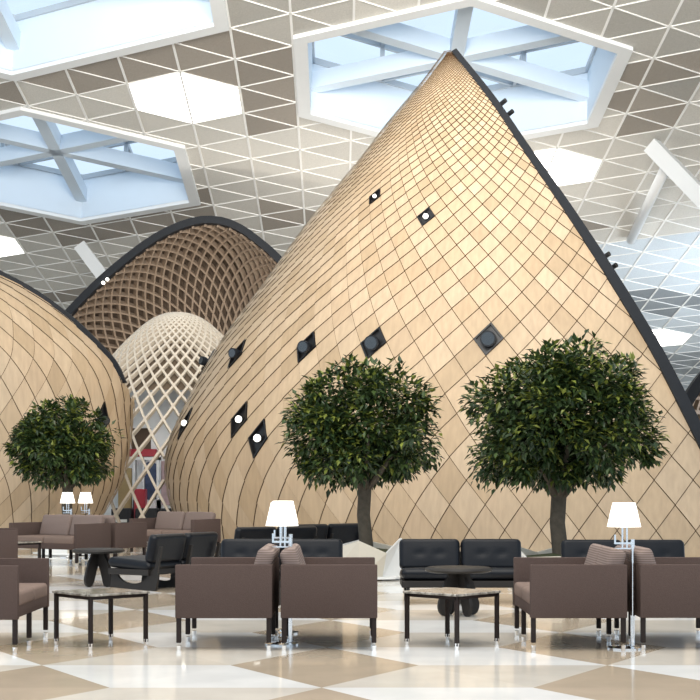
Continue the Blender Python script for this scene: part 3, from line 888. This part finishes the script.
# ------------------------------------------------------------------ floor lamps
def make_lamp(label):
    t = thing('floor_lamp', label, 'lamp', (0, 0, 0), 0, 'white-shaded lamps between the sofas')
    MB().lathe([(.135, 0), (.135, .012), (.03, .02), (.025, .03)], n=36).build('base', M['chrome'], t, smooth=True, angle=40)
    MB().tube([(.065, 0, .02), (.065, 0, .83)], .016, 14).build('pole', M['chrome'], t, smooth=True, angle=40)
    br = MB(); br.box((0, 0, .80), (.15, .024, .014)); br.box((-.07, 0, .83), (.014, .024, .07)); br.box((0, 0, .76), (.15, .02, .01)); br.build('bracket', M['chrome'], t)
    for x in (-.012, .022):
        MB().tube([(x, 0, .76), (x, 0, .95)], .008, 10).build('stem', M['chrome'], t, smooth=True, angle=40)
    sh = MB(); n = 40; p = [(.128, .925), (.086, 1.108), (.082, 1.106), (.124, .927)]; vs, fs = [], []
    for r, z in p:
        for k in range(n): vs.append((r*math.cos(2*math.pi*k/n), r*math.sin(2*math.pi*k/n), z))
    for i in range(4):
        for k in range(n): fs.append((i*n+k, i*n+(k+1) % n, ((i+1) % 4)*n+(k+1) % n, ((i+1) % 4)*n+k))
    sh.add(vs, fs); so = sh.build('lamp_shade', M['shade'], t, smooth=True, angle=40)
    MB().lathe([(.0, .985), (.03, .99), (.04, 1.03), (.03, 1.06), (.0, 1.07)], n=16).build('bulb', M['lit'], so, smooth=True)
    return t
lp0 = make_lamp('white-shaded floor lamp between the two middle brown sofas, nearer of the pair'); lp0.location = ((282 - CX) / F * 11.3 - .0, 11.3, 0)
dup(lp0, ((283 - CX) / F * 12.15 + .0, 12.15, 0), 0, 'white-shaded floor lamp between the two middle brown sofas, the one behind')
dup(lp0, ((624.5 - CX) / F * 11.0 + .0, 11.02, 0), 0, 'white-shaded floor lamp between the two brown sofas at right')
bb = o1 - F1 * (SD/2 + .05)
dup(lp0, at(67.5, fl(24.6), 24.6), 0, 'small-looking white-shaded lamp in the rear, left one of two before the small tree')
dup(lp0, at(85.5, fl(24.6), 24.6), 0, 'small-looking white-shaded lamp in the rear, right one of two before the small tree')

# ------------------------------------------------------------------ black lounge benches, facing -y, and petal tables
def tufted(w, h, th, bx, by, n=22):
    """upholstered pad in local x (w), z (h), thickness y, with buttons"""
    vs, fs = [], []
    def sh(u, v):
        e = min(1, (1 - abs(u)) * 9) ; g = min(1, (1 - abs(v)) * 7)
        k = (math.sin(e * math.pi/2) * math.sin(g * math.pi/2)) ** .5
        dm = 0
        for a in bx:
            for b in by: dm += math.exp(-(((u-a)*w*.5/.035)**2 + ((v-b)*h*.5/.035)**2)) * .55 + .20 * math.exp(-((u-a)*w*.5/.02)**2) * .6
        return max(.12, k * (1 + .12 * (1-u*u) * (1-v*v)) - dm * .45)
    for sg in (-1, 1):
        for i in range(n + 1):
            for k in range(n + 1):
                u, v = math.sin((i/n - .5) * math.pi), math.sin((k/n - .5) * math.pi)
                s_ = sh(u, v) if sg < 0 else max(.12, min(1, (1-abs(u))*9)**.5 * min(1, (1-abs(v))*7)**.5)
                x, z, rc = u*w/2, v*h/2, .055
                dx, dz = abs(x) - (w/2 - rc), abs(z) - (h/2 - rc)
                if dx > 0 and dz > 0:
                    l = math.hypot(dx, dz); m_ = max(dx, dz); kx, kz = dx*m_/l, dz*m_/l
                    x = math.copysign(w/2 - rc + kx, x); z = math.copysign(h/2 - rc + kz, z)
                vs.append(Vector((x, sg*th/2*s_, z)))
    m = n + 1; o = m * m
    for i in range(n):
        for k in range(n):
            fs += [(i*m+k, i*m+m+k, i*m+m+k+1, i*m+k+1), (o+i*m+k, o+i*m+k+1, o+i*m+m+k+1, o+i*m+m+k)]
    for i in range(n):
        fs += [(i*m, o+i*m, o+i*m+m, i*m+m), (i*m+n, i*m+m+n, o+i*m+m+n, o+i*m+n), (i, i+1, o+i+1, o+i), (n*m+i, o+n*m+i, o+n*m+i+1, n*m+i+1)]
    return vs, fs
def make_bench(label):
    t = thing('lounge_bench', label, 'lounge seat', (0, 0, 0), 0, 'black two-seat lounge benches'); W = 1.32
    for s in (-1, 1):
        c = tufted(.65, .335, .11, (-.33, .33), (0,)); T = Matrix.Translation((s*.33, .27, .495)) @ Matrix.Rotation(R(-14), 4, 'X')
        MB().add([T @ v for v in c[0]], c[1]).build('back_cushion', M['leather'], t, smooth=True)
        c = tufted(.65, .64, .12, (), ()); T = Matrix.Translation((s*.33, -.05, .305)) @ Matrix.Rotation(R(-90 - 4), 4, 'X')
        MB().add([T @ v for v in c[0]], c[1]).build('seat_cushion', M['leather'], t, smooth=True)
    MB().rbox((0, -.05, .215), (W - .02, .60, .07), .006, 1).build('seat_board', M['plate'], t)
    for x in (-.60, -.02, .57):
        o = [(-.36, 0), (.30, 0), (.30, .24)]
        pl = [(-.36, .0), (.32, .0), (.35, .12), (.36, .27), (.41, .52), (.375, .52), (.31, .27), (.25, .225)]
        pl += [(-.02 + .24 * math.cos(a), .225 - .15 * math.sin(a)) for a in [R(q) for q in range(10, 180, 17)]]
        pl += [(-.30, .225), (-.33, .225)]
        MB().prism(pl, .035, Matrix.Translation((x + .015, 0, 0)) @ Matrix.Rotation(R(90), 4, 'Z')).build('side_plate', M['plate'], t)
    return t
bn = make_bench('black tufted two-seat lounge bench behind the middle round table, right of the planter'); bn.location = ((461.5 - CX) / F * 15.4, 15.3, 0)
dup(bn, ((281 - CX) / F * 15.4, 15.3, 0), 0, 'black two-seat lounge bench directly behind the two middle brown sofas')
dup(bn, ((626 - CX) / F * 15.2, 15.1, 0), 0, 'black two-seat lounge bench behind the right lamp, in front of the largest tree')
def bench_face(px, d, fx, fy, label):
    dup(bn, at(px, fl(d), d), math.atan2(fy, fx) + math.pi/2, label)
bench_face(165, 17.6, -.86, .50, 'black two-seat lounge bench seen from behind, right of the left round table')
bench_face(316, 21.8, -.62, .78, 'black two-seat lounge bench seen from behind, just left of the middle tree trunk')
bench_face(266, 20.4, -.55, .83, 'black two-seat lounge bench seen from behind, half hidden behind the middle lamps')

def make_round(label):
    t = thing('round_table', label, 'table', (0, 0, 0), 0, 'dark round pedestal tables')
    MB().lathe([(.0, .408), (.28, .41), (.312, .42), (.322, .436), (.312, .453), (.29, .46), (.0, .462)], n=48).build('table_top', M['plate'], t, smooth=True, angle=50)
    for k in range(4):
        pl = [(.155 + .072 * math.cos(a), .095 + .095 * math.sin(a)) for a in [R(q) for q in range(-150, 31, 15)]]
        pl += [(.195, .22), (.16, .31), (.12, .37), (.11, .415), (0., .415), (0., .29), (.045, .19)]
        MB().prism(pl, .032, Matrix.Rotation(R(28 + 90*k), 4, 'Z') @ Matrix.Translation((.0, 0, 0))).build('pedestal_leaf', M['plate'], t)
    return t
rt0 = make_round('dark round pedestal table in the middle, in front of the black tufted bench'); rt0.location = ((458.5 - CX) / F * 13.8, 13.8, 0)
dup(rt0, ((98.5 - CX) / F * 17.7, 17.7, 0), R(25), 'dark round pedestal table at left, beside the bench seen from behind')

# ------------------------------------------------------------------ lights
def area(loc, aim, size, energy, col, sy=None):
    l = bpy.data.lights.new('area_light', 'AREA'); l.energy = energy; l.color = col; l.size = size
    if sy: l.shape = 'RECTANGLE'; l.size_y = sy
    o = bpy.data.objects.new('area_light', l); COL.objects.link(o); o.location = loc
    o.rotation_euler = (Vector(aim) - Vector(loc)).to_track_quat('-Z', 'Y').to_euler(); return o
def spot(loc, aim, energy, ang, col, blend=.8, rad=.4):
    l = bpy.data.lights.new('spot_light', 'SPOT'); l.energy = energy; l.color = col; l.spot_size = R(ang); l.spot_blend = blend; l.shadow_soft_size = rad
    o = bpy.data.objects.new('spot_light', l); COL.objects.link(o); o.location = loc
    o.rotation_euler = (Vector(aim) - Vector(loc)).to_track_quat('-Z', 'Y').to_euler(); return o
WARM = (1, .92, .81)
area((0, 8, 11), (0, 13, 0), 9, 1700, WARM)
area((-6, 16, 10), (-5, 22, 1), 6, 350, WARM)
u = area((0, 6, 8), (0, 28, 15), 8, 2300, (1, .955, .88)); u.data.spread = R(75)  # added uplight, out of view, brightens the ceiling
u = area((3, 39, 3.5), (0, 47, 12), 6, 420, (1, .96, .9)); u.data.spread = R(150)  # second added uplight, hidden behind the tall cocoon, for the far ceiling
area((17, 46, 2.5), (14, 58, 9), 8, 2300, (.80, .90, 1))
spot((3, 10, 10.5), (1.6, 25, 6.6), 1900, 44, WARM)
spot((-6, 14, 10), (-7, 27, 3.0), 900, 50, WARM)
spot((-3, 38, 1.0), (-3.5, 46, 6.0), 900, 100, WARM)  # unseen warm spot added to brighten the brown lattice inside the hood
for x in (-3, 0, 3, 6): spot((x, 20.5, 6.8), (x, 24.4, .8), 50, 62, (1, .82, .60), .9, .15)
